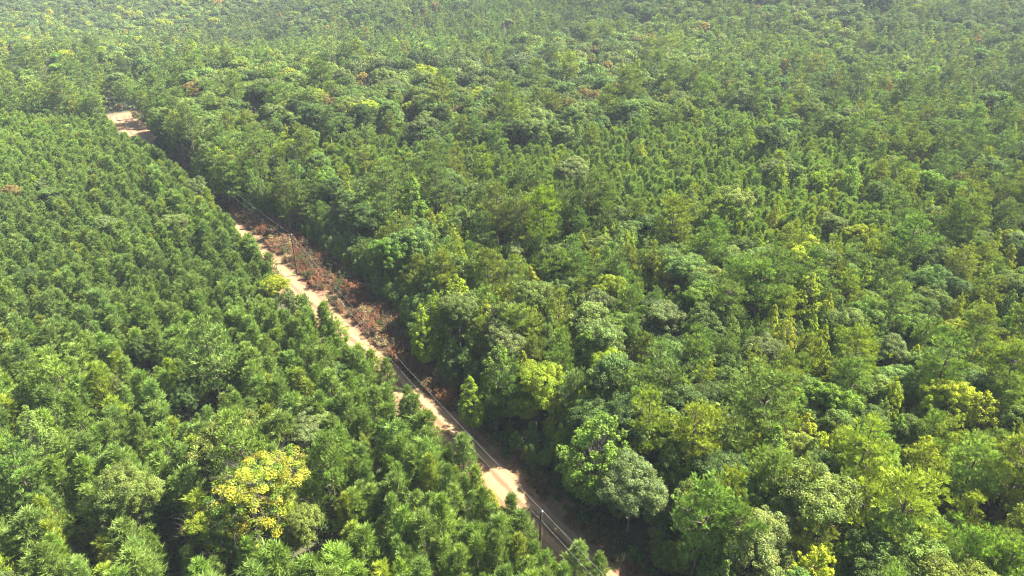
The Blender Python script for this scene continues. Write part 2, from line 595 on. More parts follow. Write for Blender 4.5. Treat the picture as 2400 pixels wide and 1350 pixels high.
# prototypes: KINDS[kind] = list of dicts(trunk mesh, crown mesh, combined near, combined far, H, R)
PROTO = {}
def register(kind, builds, builds_far, mats, H, Rc, leafpart='crown'):
    lst = []
    for i, (wd, lf) in enumerate(builds):
        e = {}
        e['trunk'] = wd.mesh(kind + '_trunk_mesh', [mats[0]], False, True) if wd.n else None
        e['crown'] = lf.mesh(kind + '_crown_mesh', [mats[1]])
        c = Geo()
        if wd.n: c.extend(wd, 0)
        c.extend(lf, 1)
        e['near'] = c.mesh(kind + '_whole_mesh', mats)
        lst.append(e)
    far = []
    for (wd, lf) in builds_far:
        c = Geo()
        if wd.n: c.extend(wd, 0)
        c.extend(lf, 1)
        far.append(c.mesh(kind + '_far_mesh', mats))
    PROTO[kind] = dict(v=lst, far=far or [e['near'] for e in lst], H=H, R=Rc)

PB, LB = (M['pine_bark'], M['needle']), (M['bark'], M['leaf'])
register('young_pine_tree', [young_pine(100 + i) for i in range(11)], [young_pine(150 + i, 1) for i in range(5)], PB, 8.0, 1.5)
register('pine_tree', [pine(200 + i, 13.0, .28, 3.0, 0, .6, 34) for i in range(6)], [pine(250 + i, 13.0, .3, 2.9, 1, .6, 24) for i in range(4)], PB, 13.0, 2.6)
register('tall_pine_tree', [pine(300 + i, 19.5, .48, 4.3, 0, .5, 40) for i in range(6)], [pine(350 + i, 19.5, .5, 4.2, 1, .5, 26) for i in range(4)], PB, 19.5, 3.9)
register('broadleaf_tree', [broadleaf(400 + i, 13.0, 4.0, 0, 1, [1.1, 1.0, 1.3, 1.15, 1.4, 1.0, 1.2][i]) for i in range(7)], [broadleaf(450 + i, 13.0, 4.0, 1) for i in range(5)], LB, 13.0, 3.9)
register('pointed_broadleaf_tree', [gum(500 + i, 12.0, [2.7, 3.1, 2.6, 3.4, 2.9, 3.0][i]) for i in range(6)], [gum(550 + i, 12.0, 2.6, 1) for i in range(4)], LB, 12.0, 2.1)
register('turning_broadleaf_tree', [broadleaf(480 + i, 14.0, 4.6, 0, .7, 1.3, [(1, 1, 1), (1, 1, 1), (.85, .95, 1), (.45, .72, .9), (1.05, .95, 1), (.6, .8, .9), (0, 0, 0)]) for i in range(2)], [], LB, 14.0, 4.5)
register('cedar_tree', [cedar(600)], [], (M['bark'], M['needle']), 12.0, 2.2)
register('dead_tree', [dead_tree(700 + i, 16.0) for i in range(3)], [], (M['dead_bark'], M['dead_bark']), 16.0, 2.5)
register('dead_shrub', [brush(800 + i) for i in range(5)], [], (M['dead_bark'], M['dry']), 1.7, 1.1)
register('bush', [bush(850 + i) for i in range(4)], [], LB, 1.9, 1.7)
register('grass_clump', [grass_clump(870 + i) for i in range(3)], [], (M['bark'], M['dry']), .6, .6)

# ------------------------------------------------------------------ foliage tones (albedo)
FOL = 2.0
TONE = {
    'deep green': (.048, .076, .030), 'mid green': (.070, .110, .040), 'blue green': (.070, .108, .050),
    'olive green': (.092, .118, .038), 'fresh green': (.078, .130, .028), 'lime green': (.118, .165, .020),
    'yellow green': (.138, .168, .020), 'yellow': (.158, .172, .030), 'grey green': (.080, .104, .052),
    'pale green': (.098, .130, .050), 'orange brown': (.19, .145, .045), 'russet': (.115, .092, .046),
    'red brown': (.20, .098, .045), 'tan': (.26, .185, .10), 'straw': (.28, .23, .10), 'pine green': (.075, .112, .056),
    'yellowish pine green': (.104, .134, .034),
}

# ------------------------------------------------------------------ zones in photo pixels of the tree tops
ZP = {
    'older_pine_wall': [(0, 130), (200, 150), (330, 165), (340, 262), (-400, 275), (-400, 120)],
    'young_right': [(700, 285), (1000, 318), (1300, 300), (1500, 255), (1830, 240), (2020, 320), (2080, 520), (1750, 540), (1480, 520), (1200, 430), (1050, 400), (700, 380)],
    'hardwood_band': [(440, 250), (480, 180), (640, 150), (800, 140), (1000, 160), (1350, 90), (1600, 25), (2000, 60), (2080, 170), (1840, 235), (1500, 250), (1300, 300), (1150, 290), (1000, 312), (860, 285), (700, 262), (600, 330), (440, 360)],
    'pine_back': [(560, 65), (1000, 5), (1500, -60), (2500, -60), (2450, 60), (1900, 40), (1350, 80), (1000, 155), (800, 135), (480, 190), (430, 250), (340, 200), (330, 130)],
    'pine_right': [(1840, 235), (2080, 140), (2700, 60), (2700, 480), (2010, 470), (2000, 330), (1830, 250)],
    'road_strip': [(330, 330), (440, 300), (620, 330), (800, 380), (1100, 385), (1200, 415), (1500, 500), (1520, 690), (1200, 700), (900, 620), (500, 480)],
    'lower_left': [(-500, 800), (430, 800), (800, 1060), (1000, 1500), (-500, 1600)],
    'lower_right': [(1560, 850), (1900, 780), (2900, 900), (2900, 1700), (1500, 1700), (1480, 1000)],
    'far_left': [(-900, -100), (700, -100), (1000, 0), (560, 60), (330, 130), (0, 130), (-900, 110)],
}
def inside(poly, x, y):
    c = False; j = len(poly) - 1
    for i in range(len(poly)):
        xi, yi = poly[i]; xj, yj = poly[j]
        if (yi > y) != (yj > y) and x < (xj - xi) * (y - yi) / (yj - yi) + xi: c = not c
        j = i
    return c

def left_edge(s):
    return -(5.2 - 1.2 * sstep(20, 40, s) - .6 * sstep(85, 115, s) + 4.0 * sstep(205, 230, s)) + .9 * math.sin(s / 3.7) * math.sin(s / 8.3 + 1)
def right_edge(s):
    return 5.2 + 7.2 * sstep(28, 62, s) * (1 - sstep(116, 145, s)) - 1.6 * sstep(125, 145, s) + 4.0 * sstep(225, 245, s)

def zone_of(x, y):
    s, d = road_sd(x, y)
    if s < S_END - 2:
        if left_edge(s) < d < right_edge(s): return None
    else:
        # the clearing at the bend and the branch that leaves to the right
        bx, by = road_pt(S_END, 0)
        if math.hypot(x - bx - 5, y - by + 1) < 7: return None
        if bx - 2 < x < bx + 26 and by - 5 < y - (x - bx) * .25 < by + 8: return None
    if d < 0 and y < 279 and s < S_END - 5:
        px, py, f = project(x, y, 8)
        return 'lower_left' if inside(ZP['lower_left'], px, py) else 'plantation'
    px, py, f = project(x, y, 11)
    px += 60 * math.sin(y / 9 + x / 17) + 40 * math.sin(x / 5.3 - y / 13); py += 14 * math.sin(x / 11 + y / 23) + 9 * math.sin(x / 4.1)
    for k in ('older_pine_wall', 'young_right', 'hardwood_band', 'pine_back', 'pine_right', 'road_strip', 'far_left', 'lower_right'):
        if inside(ZP[k], px, py): return k
    return 'mixed'

def pick(opts):
    t = random.random() * sum(o[1] for o in opts)
    for o in opts:
        t -= o[1]
        if t <= 0: return o[0]
    return opts[-1][0]

YP, PT, TP, BL, PG = 'young_pine_tree', 'pine_tree', 'tall_pine_tree', 'broadleaf_tree', 'pointed_broadleaf_tree'
# zone: kinds with weights, height scale range, spacing factor, tones per kind
PINE_T = [('pine green', 5), ('mid green', 2), ('olive green', 1.2), ('blue green', 1.2)]
BL_T = [('mid green', 4), ('deep green', 2.6), ('grey green', 1.2), ('fresh green', 1.2), ('pale green', .8), ('olive green', 1.0), ('yellow green', .35), ('russet', .05)]
PG_T = [('fresh green', 3), ('mid green', 2), ('lime green', 1.6), ('yellow green', .6)]
ZONES = {
    'plantation': dict(k=[(YP, 100), (PG, 2.2), (BL, 1.6)], s=(.66, 1.28), sp=1.0, yp=[('pine green', 6), ('blue green', 2), ('mid green', 2), ('olive green', .7)]),
    'lower_left': dict(k=[(YP, 80), (PT, 8), (BL, 6), (PG, 6)], s=(.9, 1.5), sp=1.35, yp=[('pine green', 5), ('mid green', 2), ('yellowish pine green', 2), ('blue green', 1.0)]),
    'older_pine_wall': dict(k=[(PT, 80), (TP, 8), (BL, 10)], s=(.85, 1.15), sp=.95),
    'young_right': dict(k=[(YP, 82), (PG, 5), (BL, 3), (PT, 9)], s=(.85, 1.35), sp=1.12, yp=[('pine green', 5), ('mid green', 3), ('olive green', 1.2), ('yellowish pine green', .8)]),
    'hardwood_band': dict(k=[(BL, 74), (PG, 8), (TP, 6), (PT, 6)], s=(1.0, 1.42), sp=.82),
    'pine_back': dict(k=[(YP, 60), (PT, 34), (BL, 5), (PG, 4)], s=(1.0, 1.35), sp=1.25, yp=[('pine green', 5), ('blue green', 3), ('mid green', 2)]),
    'pine_right': dict(k=[(YP, 34), (PT, 46), (TP, 4), (BL, 9), (PG, 5)], s=(.9, 1.2), sp=1.05, yp=[('pine green', 3), ('mid green', 3), ('olive green', 1.5), ('yellowish pine green', 1)]),
    'road_strip': dict(k=[(PT, 26), (TP, 20), (PG, 28), (BL, 14), (YP, 10)], s=(.82, 1.18), sp=.82),
    'far_left': dict(k=[(BL, 62), (PT, 24), (PG, 14)], s=(.75, 1.1), sp=1.1),
    'lower_right': dict(k=[(PT, 26), (TP, 20), (BL, 30), (PG, 22)], s=(.72, 1.0), sp=.86),
    'mixed': dict(k=[(PT, 28), (TP, 13), (BL, 30), (PG, 30)], s=(.68, 1.08), sp=.84),
}
SPACE = {YP: 1.14, PT: 2.35, TP: 3.3, BL: 3.1, PG: 1.95}

trees = []          # dict(kind, x, y, z, s, rz, tone, tint, hand)
CELL = 4.0
grid = {}
def free(x, y, r):
    ci, cj = int(x // CELL), int(y // CELL)
    for i in range(ci - 2, ci + 3):
        for j in range(cj - 2, cj + 3):
            for (a, b, q) in grid.get((i, j), ()):
                if (a - x) ** 2 + (b - y) ** 2 < (r + q) ** 2: return False
    return True

def patch(x, y):
    return .5 * math.sin(x / 23 + 2 * math.sin(y / 37)) * math.cos(y / 29 + math.sin(x / 31)) + .6 * math.sin(x / 71 + y / 93 + 1) * math.cos(y / 57 - x / 120)
KB = {'broadleaf_tree': .80, 'pointed_broadleaf_tree': .86, 'turning_broadleaf_tree': .9, 'young_pine_tree': 1.08, 'pine_tree': 1.04, 'tall_pine_tree': 1.04}
def jitter_tint(tone, px, py, wx, wy, amt=.16, kind=None):
    c = TONE[tone]
    v = 1 + random.uniform(-amt, amt)
    h = random.uniform(-.06, .06)
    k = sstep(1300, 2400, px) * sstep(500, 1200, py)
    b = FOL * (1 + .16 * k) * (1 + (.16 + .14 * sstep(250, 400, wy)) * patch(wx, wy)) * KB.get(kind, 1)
    return (c[0] * v * (1 + h) * b * (1 + .03 * k), c[1] * v * b, c[2] * v * (1 - h))

def put(kind, x, y, s, tone, hand=False, r=None, wide=1.0, note=None):
    r = SPACE.get(kind, 1.5) * s if r is None else r
    grid.setdefault((int(x // CELL), int(y // CELL)), []).append((x, y, r))
    px, py, f = project(x, y, PROTO[kind]['H'] * s)
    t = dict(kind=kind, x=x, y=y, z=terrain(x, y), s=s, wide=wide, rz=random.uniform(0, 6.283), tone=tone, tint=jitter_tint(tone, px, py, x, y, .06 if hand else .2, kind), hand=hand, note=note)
    trees.append(t)
    return t

# hand-placed trees that stand out: kind, photo pixel of the top, height in metres, tone, width factor, words
HAND = [
    ('turning_broadleaf_tree', 590, 1058, 16.0, 'yellow', 1.2, 'the big yellow-leaved tree'),
    ('turning_broadleaf_tree', 490, 1190, 11.0, 'yellow green', 1.0, None),
    (BL, 705, 1185, 10.5, 'olive green', .75, None),
    (TP, 2150, 1108, 19.5, 'yellowish pine green', 1.35, 'the broad bright pine'),
    (TP, 1800, 862, 20.0, 'pine green', 1.15, 'the dark-trunked pine'),
    (TP, 1655, 945, 19.0, 'yellowish pine green', 1.1, None),
    (TP, 2050, 1000, 19.0, 'yellowish pine green', 1.15, None),
    (TP, 1225, 715, 17.0, 'yellowish pine green', 1.05, 'the round-topped olive pine'),
    (TP, 1280, 432, 24.0, 'lime green', .8, 'the tall lime-topped pine'),
    (TP, 1165, 425, 24.0, 'grey green', .75, None),
    (TP, 1213, 440, 23.0, 'grey green', .62, None),
    (TP, 1385, 410, 22.0, 'grey green', .8, None),
    (TP, 1335, 425, 21.0, 'pine green', .6, None),
    (TP, 655, 380, 21.0, 'grey green', .75, 'the bare-stemmed pine'),
    (PG, 1062, 650, 17.0, 'lime green', 1.25, 'the large lime-green pointed tree'),
    (PG, 1003, 700, 12.0, 'fresh green', 1.1, None),
    (PG, 1303, 680, 13.0, 'yellow green', .85, 'the slim bright tree'),
    (PG, 1850, 748, 12.0, 'yellow', .8, 'the slim yellow pointed tree'),
    (PG, 1938, 828, 11.0, 'yellow green', 1.0, None),
    (PG, 2115, 888, 13.0, 'yellow green', .75, None),
    (PG, 1556, 598, 13.5, 'yellow green', .75, None),
    (PG, 1760, 298, 15.0, 'lime green', .95, 'the lime-green column'),
    (PG, 2305, 918, 13.0, 'yellow green', 1.3, None),
    (PG, 2252, 690, 11.5, 'yellow green', .7, None),
    (PG, 2035, 616, 12.5, 'lime green', .95, None),
    (PG, 2165, 255, 9.5, 'yellow', .7, 'the narrow yellow tree'),
    (PG, 1900, 645, 14.0, 'lime green', 1.2, None),
    (PG, 1820, 470, 13.0, 'yellow green', .7, None),
    (PG, 1142, 118, 14.0, 'yellow green', .9, None),
    (PG, 1243, 625, 10.0, 'yellow green', 1.2, None),
    (PG, 668, 292, 10.0, 'yellow', .9, 'the small yellow-green tree'),
    (PG, 610, 250, 11.0, 'yellow green', .9, None),
    (PG, 578, 245, 11.0, 'lime green', .8, None),
    (PG, 455, 322, 12.0, 'yellow green', .7, None),
    (PG, 1408, 965, 18.0, 'fresh green', 1.25, 'the tall fresh-green tree'),
    (PG, 1105, 885, 12.0, 'lime green', 1.1, None),
    (PG, 965, 415, 20.0, 'fresh green', 1.2, None),
    (BL, 1260, 845, 15.0, 'lime green', .95, None),
    (BL, 1415, 812, 14.5, 'lime green', .8, None),
    (BL, 1925, 402, 11.5, 'lime green', .85, 'the round lime-green tree'),
    (BL, 850, 165, 13.0, 'orange brown', .95, 'the round orange-brown tree'),
    (BL, 1858, 35, 13.0, 'orange brown', .7, None),
    (BL, 430, 62, 11.0, 'yellow', .8, None),
    (BL, 15, 95, 11.0, 'orange brown', .7, 'the orange tree at upper left'),
    (BL, 1395, 20, 14.0, 'yellow green', .9, None),
    (BL, 955, 235, 13.0, 'yellow green', .9, None),
    (BL, 1400, 670, 13.0, 'grey green', .95, None),
    (BL, 1560, 708, 13.0, 'grey green', 1.05, 'the broad grey-green round tree'),
    (BL, 2100, 790, 11.0, 'grey green', .9, None),
    (BL, 1960, 500, 11.0, 'grey green', 1.0, None),
    (BL, 1490, 1085, 14.0, 'grey green', 1.0, None),
    (BL, 262, 872, 8.5, 'pale green', .55, 'the small pale broadleaf'),
    (BL, 425, 905, 9.0, 'deep green', .7, None),
    (BL, 320, 790, 8.5, 'deep green', .65, None),
    (PG, 93, 470, 8.0, 'fresh green', .9, None),
    (PG, 790, 745, 8.0, 'fresh green', 1.1, None),
    (BL, 672, 680, 8.5, 'grey green', .7, None),
    (YP, 905, 842, 8.0, 'pine green', 1.2, None),
    (YP, 1085, 1020, 9.5, 'pine green', 1.35, None),
    (YP, 1356, 1265, 8.0, 'pine green', 1.3, None),
    (YP, 1408, 1298, 7.5, 'pine green', 1.1, None),
    ('cedar_tree', 2010, 200, 15.0, 'deep green', 1.1, 'the dark conical cedar'),
    ('cedar_tree', 655, 5, 10.0, 'deep green', .8, None),
    ('cedar_tree', 755, 42, 9.0, 'deep green', .8, None),
    ('dead_tree', 690, 338, 17.0, 'tan', .9, 'the bare grey dead tree'),
    ('dead_tree', 1182, 62, 14.0, 'tan', .8, None),
    ('dead_tree', 640, 365, 13.0, 'tan', .7, None),
    (TP, 845, 330, 17.0, 'olive green', 1.1, None),
    (TP, 1130, 345, 17.0, 'lime green', 1.1, None),
]
for kind, px, py, H, tone, wide, note in HAND:
    x, y = unproject(px, py, H)
    s = H / PROTO[kind]['H']
    for _ in range(3):
        z = terrain(x, y); x, y = unproject(px, py, H + z)
    sr = {YP: 1.2, PT: 2.3, TP: 2.2, BL: 2.7, PG: 1.6}.get(kind, 1.5)
    put(kind, x, y, s, tone, True, sr * s * wide, wide, note)

HBOX = []
for t in trees:
    H = PROTO[t['kind']]['H'] * t['s']
    px, py, f = project(t['x'], t['y'], t['z'] + H)
    _, b, _ = project(t['x'], t['y'], t['z'])
    w_ = PROTO[t['kind']]['R'] * t['s'] * t['wide'] * F / f
    k = .62 if t['kind'] in (TP, 'dead_tree', 'turning_broadleaf_tree') else .55
    HBOX.append((px, w_ * .75, py, py + (b - py) * k, f))
for ppx, ppy, pb in ((1268, 1201, 1250), (682, 552, 625)):      # the two utility poles stay in view as well
    x_, y_ = unproject(ppx, ppy, 10.4)
    HBOX.append((ppx, 2, ppy, pb, project(x_, y_, 10.4)[2]))
def hides_hand(kind, x, y, s):
    """would this tree stand in front of one of the distinctive trees"""
    H = PROTO[kind]['H'] * s
    px, py, f = project(x, y, terrain(x, y) + H)
    r = PROTO[kind]['R'] * s * F / max(f, 5) * .7
    for (hx, hw, hy, hb, hf) in HBOX:
        if f < hf and abs(px - hx) < hw + r and hy - 3 * r < py < hb: return True
    return False
def in_reach(x, y, m=1.18):
    px, py, f = project(x, y, 9)
    if f < 20: return False
    return abs(px - 1200) < 1200 * m + 60 + 16 * F / f and py > -60 and py < 1350 + 22 * F / f

# widely spaced species first (big crowns), then young pines into the plantations on a loose lattice
SUNNY = ((-24, -10), (-7, 11), (16, 33), (37, 66), (72, 112))
def roadside_cap(s, d):
    lit = any(a < s + d * .25 < b for a, b in SUNNY)
    d0 = (1.0 if s < 40 else 3.0 if s < 50 else 7.5) if lit else -7
    return max(3.0, (d - 1.8 - d0) / .79) if lit else 40
def cell_rand(x, y, c=7.0):
    return random.Random(int(x // c) * 7919 + int(y // c) * 104729).random()
def yp_share(Z):
    return sum(w for k, w in Z['k'] if k == YP) / sum(w for k, w in Z['k'])
YMAX = 960
def scatter(kinds, n_try, ymin, ymax, zones=None):
    for _ in range(n_try):
        y = ymin + (ymax - ymin) * random.random() ** .62
        half = (y * .80 + 70) * 1.05
        x = random.uniform(-half, half)
        if not in_reach(x, y): continue
        z = zone_of(x, y)
        if z is None or z == 'plantation': continue
        if zones and z not in zones: continue
        Z = ZONES[z]
        k = pick(Z['k'])
        if y > 290 and z in ('far_left', 'mixed', 'hardwood_band'):
            pv = patch(x * .55, y * .55)
            if pv > .22 and k != PT and random.random() < .8: k = PT
            if pv < -.22 and k != BL and random.random() < .8: k = BL
        if cell_rand(x, y) < yp_share(Z): continue
        if k not in kinds: continue
        s = random.uniform(*Z['s'])
        r = SPACE[k] * s * Z['sp'] * .5 * 1.22
        if k == YP: continue
        if not free(x, y, r) or hides_hand(k, x, y, s): continue
        if y < 250:
            sr, d = road_sd(x, y)
            if sr < 235 and 0 < d < 27:
                cap_h = roadside_cap(sr, d)
                H = PROTO[k]['H'] * max(s, random.uniform(1.0, 1.32) if k != TP else random.uniform(.8, 1.0))
                if H > cap_h:
                    if cap_h < PROTO[k]['H'] * .5: continue
                    H = cap_h * random.uniform(.85, 1)
                s = H / PROTO[k]['H']
                r = SPACE[k] * s * .5 * 1.1
        tone = pick({BL: BL_T, PG: PG_T}.get(k, [('pine green', 3), ('mid green', 2), ('olive green', 2), ('yellowish pine green', 2.2 if z in ('lower_right', 'lower_left') else .7)]))
        if z == 'far_left':
            tone = pick([('pale green', 3), ('mid green', 3), ('blue green', 3), ('deep green', 1.5), ('yellow green', 1.5), ('yellow', .3), ('orange brown', .12)])
        elif z == 'hardwood_band' and k == BL:
            tone = pick([('mid green', 3), ('deep green', 2), ('pale green', 2), ('grey green', 1.5), ('olive green', 1.5), ('yellow green', .3), ('russet', .25)])
        elif z in ('mixed', 'lower_right') and k == PG:
            tone = pick([('fresh green', 2), ('lime green', 3), ('yellow green', 2), ('mid green', 2)])
        if z in ('pine_back', 'older_pine_wall', 'pine_right') and random.random() < .012: tone = 'russet'
        put(k, x, y, s * (1.06 if k == BL else 1), tone, False, r, random.uniform(.78, 1.02) if k == BL else random.uniform(.85, 1.1))
BIG = (PT, TP, BL, PG)
scatter(BIG, 26000, 40, 300)
scatter(BIG, 60000, 300, YMAX)
# young pines (and the few others of the plantations) on a jittered lattice
for zs, pitch, y0, y1 in ((('plantation',), 2.0, 30, 282), (('lower_left',), 3.4, 30, 190), (('young_right',), 2.3, 90, 420), (('pine_right', 'pine_back'), 3.5, 120, YMAX), (('road_strip',), 3.0, 40, 330)):
    j = 0
    y = y0
    while y < y1:
        half = (y * .80 + 75) * 1.0
        x = -half + (pitch * .5 if j % 2 else 0)
        while x < half:
            jt = 1.0 if zs[0] in ('plantation', 'young_right') else .6
            xx = x + random.uniform(-jt, jt) * pitch; yy = y + random.uniform(-jt, jt) * pitch
            x += pitch
            if not in_reach(xx, yy): continue
            z = zone_of(xx, yy)
            if z not in zs: continue
            Z = ZONES[z]
            k = pick(Z['k']) if z == 'plantation' else YP
            s = random.uniform(*Z['s'])
            if random.random() < .05: continue
            if z == 'plantation':
                s *= (.92 + .22 * sstep(150, 60, yy)) if k == YP else .6
                sr, d = road_sd(xx, yy)
                if 95 < sr < 198 and d > -12: s *= 1.22
            elif z == 'lower_left': s *= 1.0
            r = SPACE[k] * s * .5 * (.95 if k == YP else .8)
            if not free(xx, yy, r * (1.0 if z != 'pine_back' else 1.1)): continue
            if hides_hand(k, xx, yy, s):
                s *= .6
                if hides_hand(k, xx, yy, s): continue
            sr, d = road_sd(xx, yy)
            if 0 < d < 20 and PROTO[k]['H'] * s > roadside_cap(sr, d): continue
            tone = pick(Z.get('yp', PINE_T)) if k == YP else pick({BL: BL_T, PG: PG_T}[k])
            put(k, xx, yy, s, tone, False, r, random.uniform(.85, 1.3) * (1.0 if z in ('plantation', 'young_right') else 1.12))
        y += pitch * .87
        j += 1
# low trees that close the forest edge along the right side of the road
for s_ in np.arange(-45, 240, .55):
    d_ = right_edge(s_) + random.uniform(.3, 6.5)
    x, y = road_pt(s_, d_)
    if not in_reach(x, y): continue
    k = pick([(PG, 4), (PT, 3), (YP, 3), (BL, 2)])
    H = min(roadside_cap(s_, d_), random.uniform(4.5, 9.5))
    if H < 3.6: continue
    s = H / PROTO[k]['H']
    wd_ = {PG: 1.15, PT: 1.0, YP: 1.1, BL: .95}[k]
    r = PROTO[k]['R'] * s * .55
    if not free(x, y, r * .6) or hides_hand(k, x, y, s): continue
    put(k, x, y, s, pick([('mid green', 3), ('fresh green', 2), ('olive green', 2), ('deep green', 2), ('pine green', 2)]), False, r * .8, wd_)
print('TREES', len(trees))

# ------------------------------------------------------------------ which trees show, and how large (id splat, nearest first)
BW, BH = 800, 450
occ = np.zeros((BH, BW), bool)
for t in trees:
    t['H'] = PROTO[t['kind']]['H'] * t['s']
    px, py, f = project(t['x'], t['y'], t['z'] + t['H'])
    bx, by, f2 = project(t['x'], t['y'], t['z'] + t['H'] * .25)
    t['px'], t['py'], t['f'] = px, py, f
    t['box'] = (px, py, bx, by, PROTO[t['kind']]['R'] * t['s'] * t['wide'] * F / max(f, 5))
    t['seen'] = 0
for t in sorted(trees, key=lambda t: t['f']):
    px, py, bx, by, rp = t['box']
    cx, cy_ = (px + bx) / 6, (py + by) / 6
    rx, ry = max(.8, rp / 3 * .9), max(.8, (by - py) / 6)
    x0, x1, y0, y1 = int(max(0, cx - rx)), int(min(BW, cx + rx + 1)), int(max(0, cy_ - ry)), int(min(BH, cy_ + ry + 1))
    if x1 <= x0 or y1 <= y0: continue
    yy, xx = np.mgrid[y0:y1, x0:x1]
    e = ((xx + .5 - cx) / rx) ** 2 + ((yy + .5 - cy_) / ry) ** 2 < 1
    sub = occ[y0:y1, x0:x1]
    t['seen'] = int((e & ~sub).sum())
    sub |= e

# ------------------------------------------------------------------ labels: tone + kind + count outwards from a landmark
MARKS = [(1268, 1215, 'the near utility pole'), (686, 590, 'the far utility pole'), (285, 270, 'the bend in the dirt road'),
         (0, 1350, "the bottom left corner"), (2400, 1350, "the bottom right corner"), (0, 600, "the left picture edge's middle"),
         (2400, 500, "the right picture edge's middle"), (900, 1350, "the bottom picture edge's middle"),
         (840, 760, 'the reddest patch of dead brush'), (560, 540, 'the upper end of the brush strip')]
for t in trees:
    if t['note']: MARKS.append((t['px'], t['py'] + 20, t['note']))
KPH = {YP: 'young pine', PT: 'rounded pine', TP: 'tall pine', BL: 'round broadleaf', PG: 'pointed broadleaf', 'turning_broadleaf_tree': 'turning broadleaf tree', 'cedar_tree': 'conical cedar', 'dead_tree': 'leafless dead tree', 'dead_shrub': 'dry shrub'}
CAT = {YP: 'young pine', PT: 'pine', TP: 'tall pine', BL: 'broadleaf tree', PG: 'pointed tree', 'turning_broadleaf_tree': 'broadleaf tree', 'cedar_tree': 'cedar', 'dead_tree': 'dead tree', 'dead_shrub': 'shrub'}
ORD = ['nearest', 'second', 'third', 'fourth', 'fifth', 'sixth', 'seventh', 'eighth', 'ninth', 'tenth', 'eleventh', 'twelfth', 'thirteenth', 'fourteenth', 'fifteenth', 'sixteenth', 'seventeenth', 'eighteenth', 'nineteenth', 'twentieth']
DIRS = ['right of', 'upper right of', 'above', 'upper left of', 'left of', 'lower left of', 'below', 'lower right of']
def label_all(items):
    buckets = {}
    for t in items:
        cx, cyy = t['px'], t['py'] + 15
        if t.get('note'):
            continue
        best = min(MARKS, key=lambda m: math.hypot(m[0] - cx, m[1] - cyy))
        d = math.hypot(best[0] - cx, best[1] - cyy)
        a = math.atan2(best[1] - cyy, cx - best[0])
        k = int(round(a / (math.pi / 4))) % 8
        buckets.setdefault((t['tone'], t['kind'], best[2], k), []).append((d, t))
    for (tone, kind, mark, k), lst in buckets.items():
        lst.sort(key=lambda p: p[0])
        for i, (d, t) in enumerate(lst):
            o = ORD[i] if i < len(ORD) else 'far-out'
            t['label'] = f"{o} {tone if len(mark) < 28 else tone.replace('yellowish ', 'bright ')} {KPH[kind]} {DIRS[k]} {mark}"
            if len(lst) == 1: t['label'] = f"only {tone} {KPH[kind]} close {DIRS[k]} {mark}"
    for t in items:
        if t.get('note'):
            nm = t['note'][4:]
            t['label'] = {'the big yellow-leaved tree': 'big yellow-leaved broadleaf tree standing among dark young pines'}.get(t['note'], nm + ', standing above its neighbours')

# ------------------------------------------------------------------ object helpers
def link(o, parent=None):
    SC.collection.objects.link(o)
    if parent is not None: o.parent = parent
    return o

def tag(o, label=None, cat=None, group=None, kind=None):
    if label: o['label'] = label
    if cat: o['category'] = cat
    if group: o['group'] = group
    if kind: o['kind'] = kind
    return o

def mesh_obj(name, me, parent=None):
    return link(bpy.data.objects.new(name, me), parent)

# ------------------------------------------------------------------ ground, verge, road
def ground_sheet():
    xs = np.concatenate([np.arange(-1500, -400, 50), np.arange(-400, 400, 8), np.arange(400, 1501, 50)])
    ys = np.concatenate([np.arange(-400, -40, 40), np.arange(-40, 420, 8), np.arange(420, 2601, 40)])
    X, Y = np.meshgrid(xs, ys)
    Zz = np.array([[terrain(a, b) for a in xs] for b in ys])
    v = np.stack([X, Y, Zz], -1).reshape(-1, 3)
    nx = len(xs)
    f = [(j * nx + i, j * nx + i + 1, (j + 1) * nx + i + 1, (j + 1) * nx + i) for j in range(len(ys) - 1) for i in range(nx - 1)]
    g = Geo(); g.add(v, f)
    return tag(mesh_obj('ground', g.mesh('ground_mesh', [M['floor']], False, True)), kind='structure')
ground_sheet()

def ribbon(name, pts, w0, w1, z, mat, nd=9, edge=.35, seed=1, crown=0.0):
    """strip along pts with across range w0..w1 (functions of arc length)"""
    g0 = np.random.default_rng(seed)
    pts = np.array(pts, float)
    t = norm(np.gradient(pts, axis=0)); nrm = np.stack([t[:, 1], -t[:, 0]], 1)
    s = np.concatenate([[0], np.cumsum(np.linalg.norm(np.diff(pts, axis=0), axis=1))])
    V, UV = [], []
    for i, (p, n_) in enumerate(zip(pts, nrm)):
        a = w0(s[i]) + g0.normal() * edge; b = w1(s[i]) + g0.normal() * edge
        for j in range(nd):
            q = j / (nd - 1); d = a + (b - a) * q
            u = q * 2 - 1
            zz = z + crown * (math.cos(u * math.pi * 2.0) * .5)
            if j in (0, nd - 1): zz = -.02 + terrain(p[0] + n_[0] * d, p[1] + n_[1] * d)
            V.append((p[0] + n_[0] * d, p[1] + n_[1] * d, zz)); UV.append((u, s[i]))
    f = [(i * nd + j, i * nd + j + 1, (i + 1) * nd + j + 1, (i + 1) * nd + j) for i in range(len(pts) - 1) for j in range(nd - 1)]
    g = Geo(); g.add(V, f)
    return tag(mesh_obj(name, g.mesh(name + '_mesh', [mat], False, True, UV)), kind='structure')

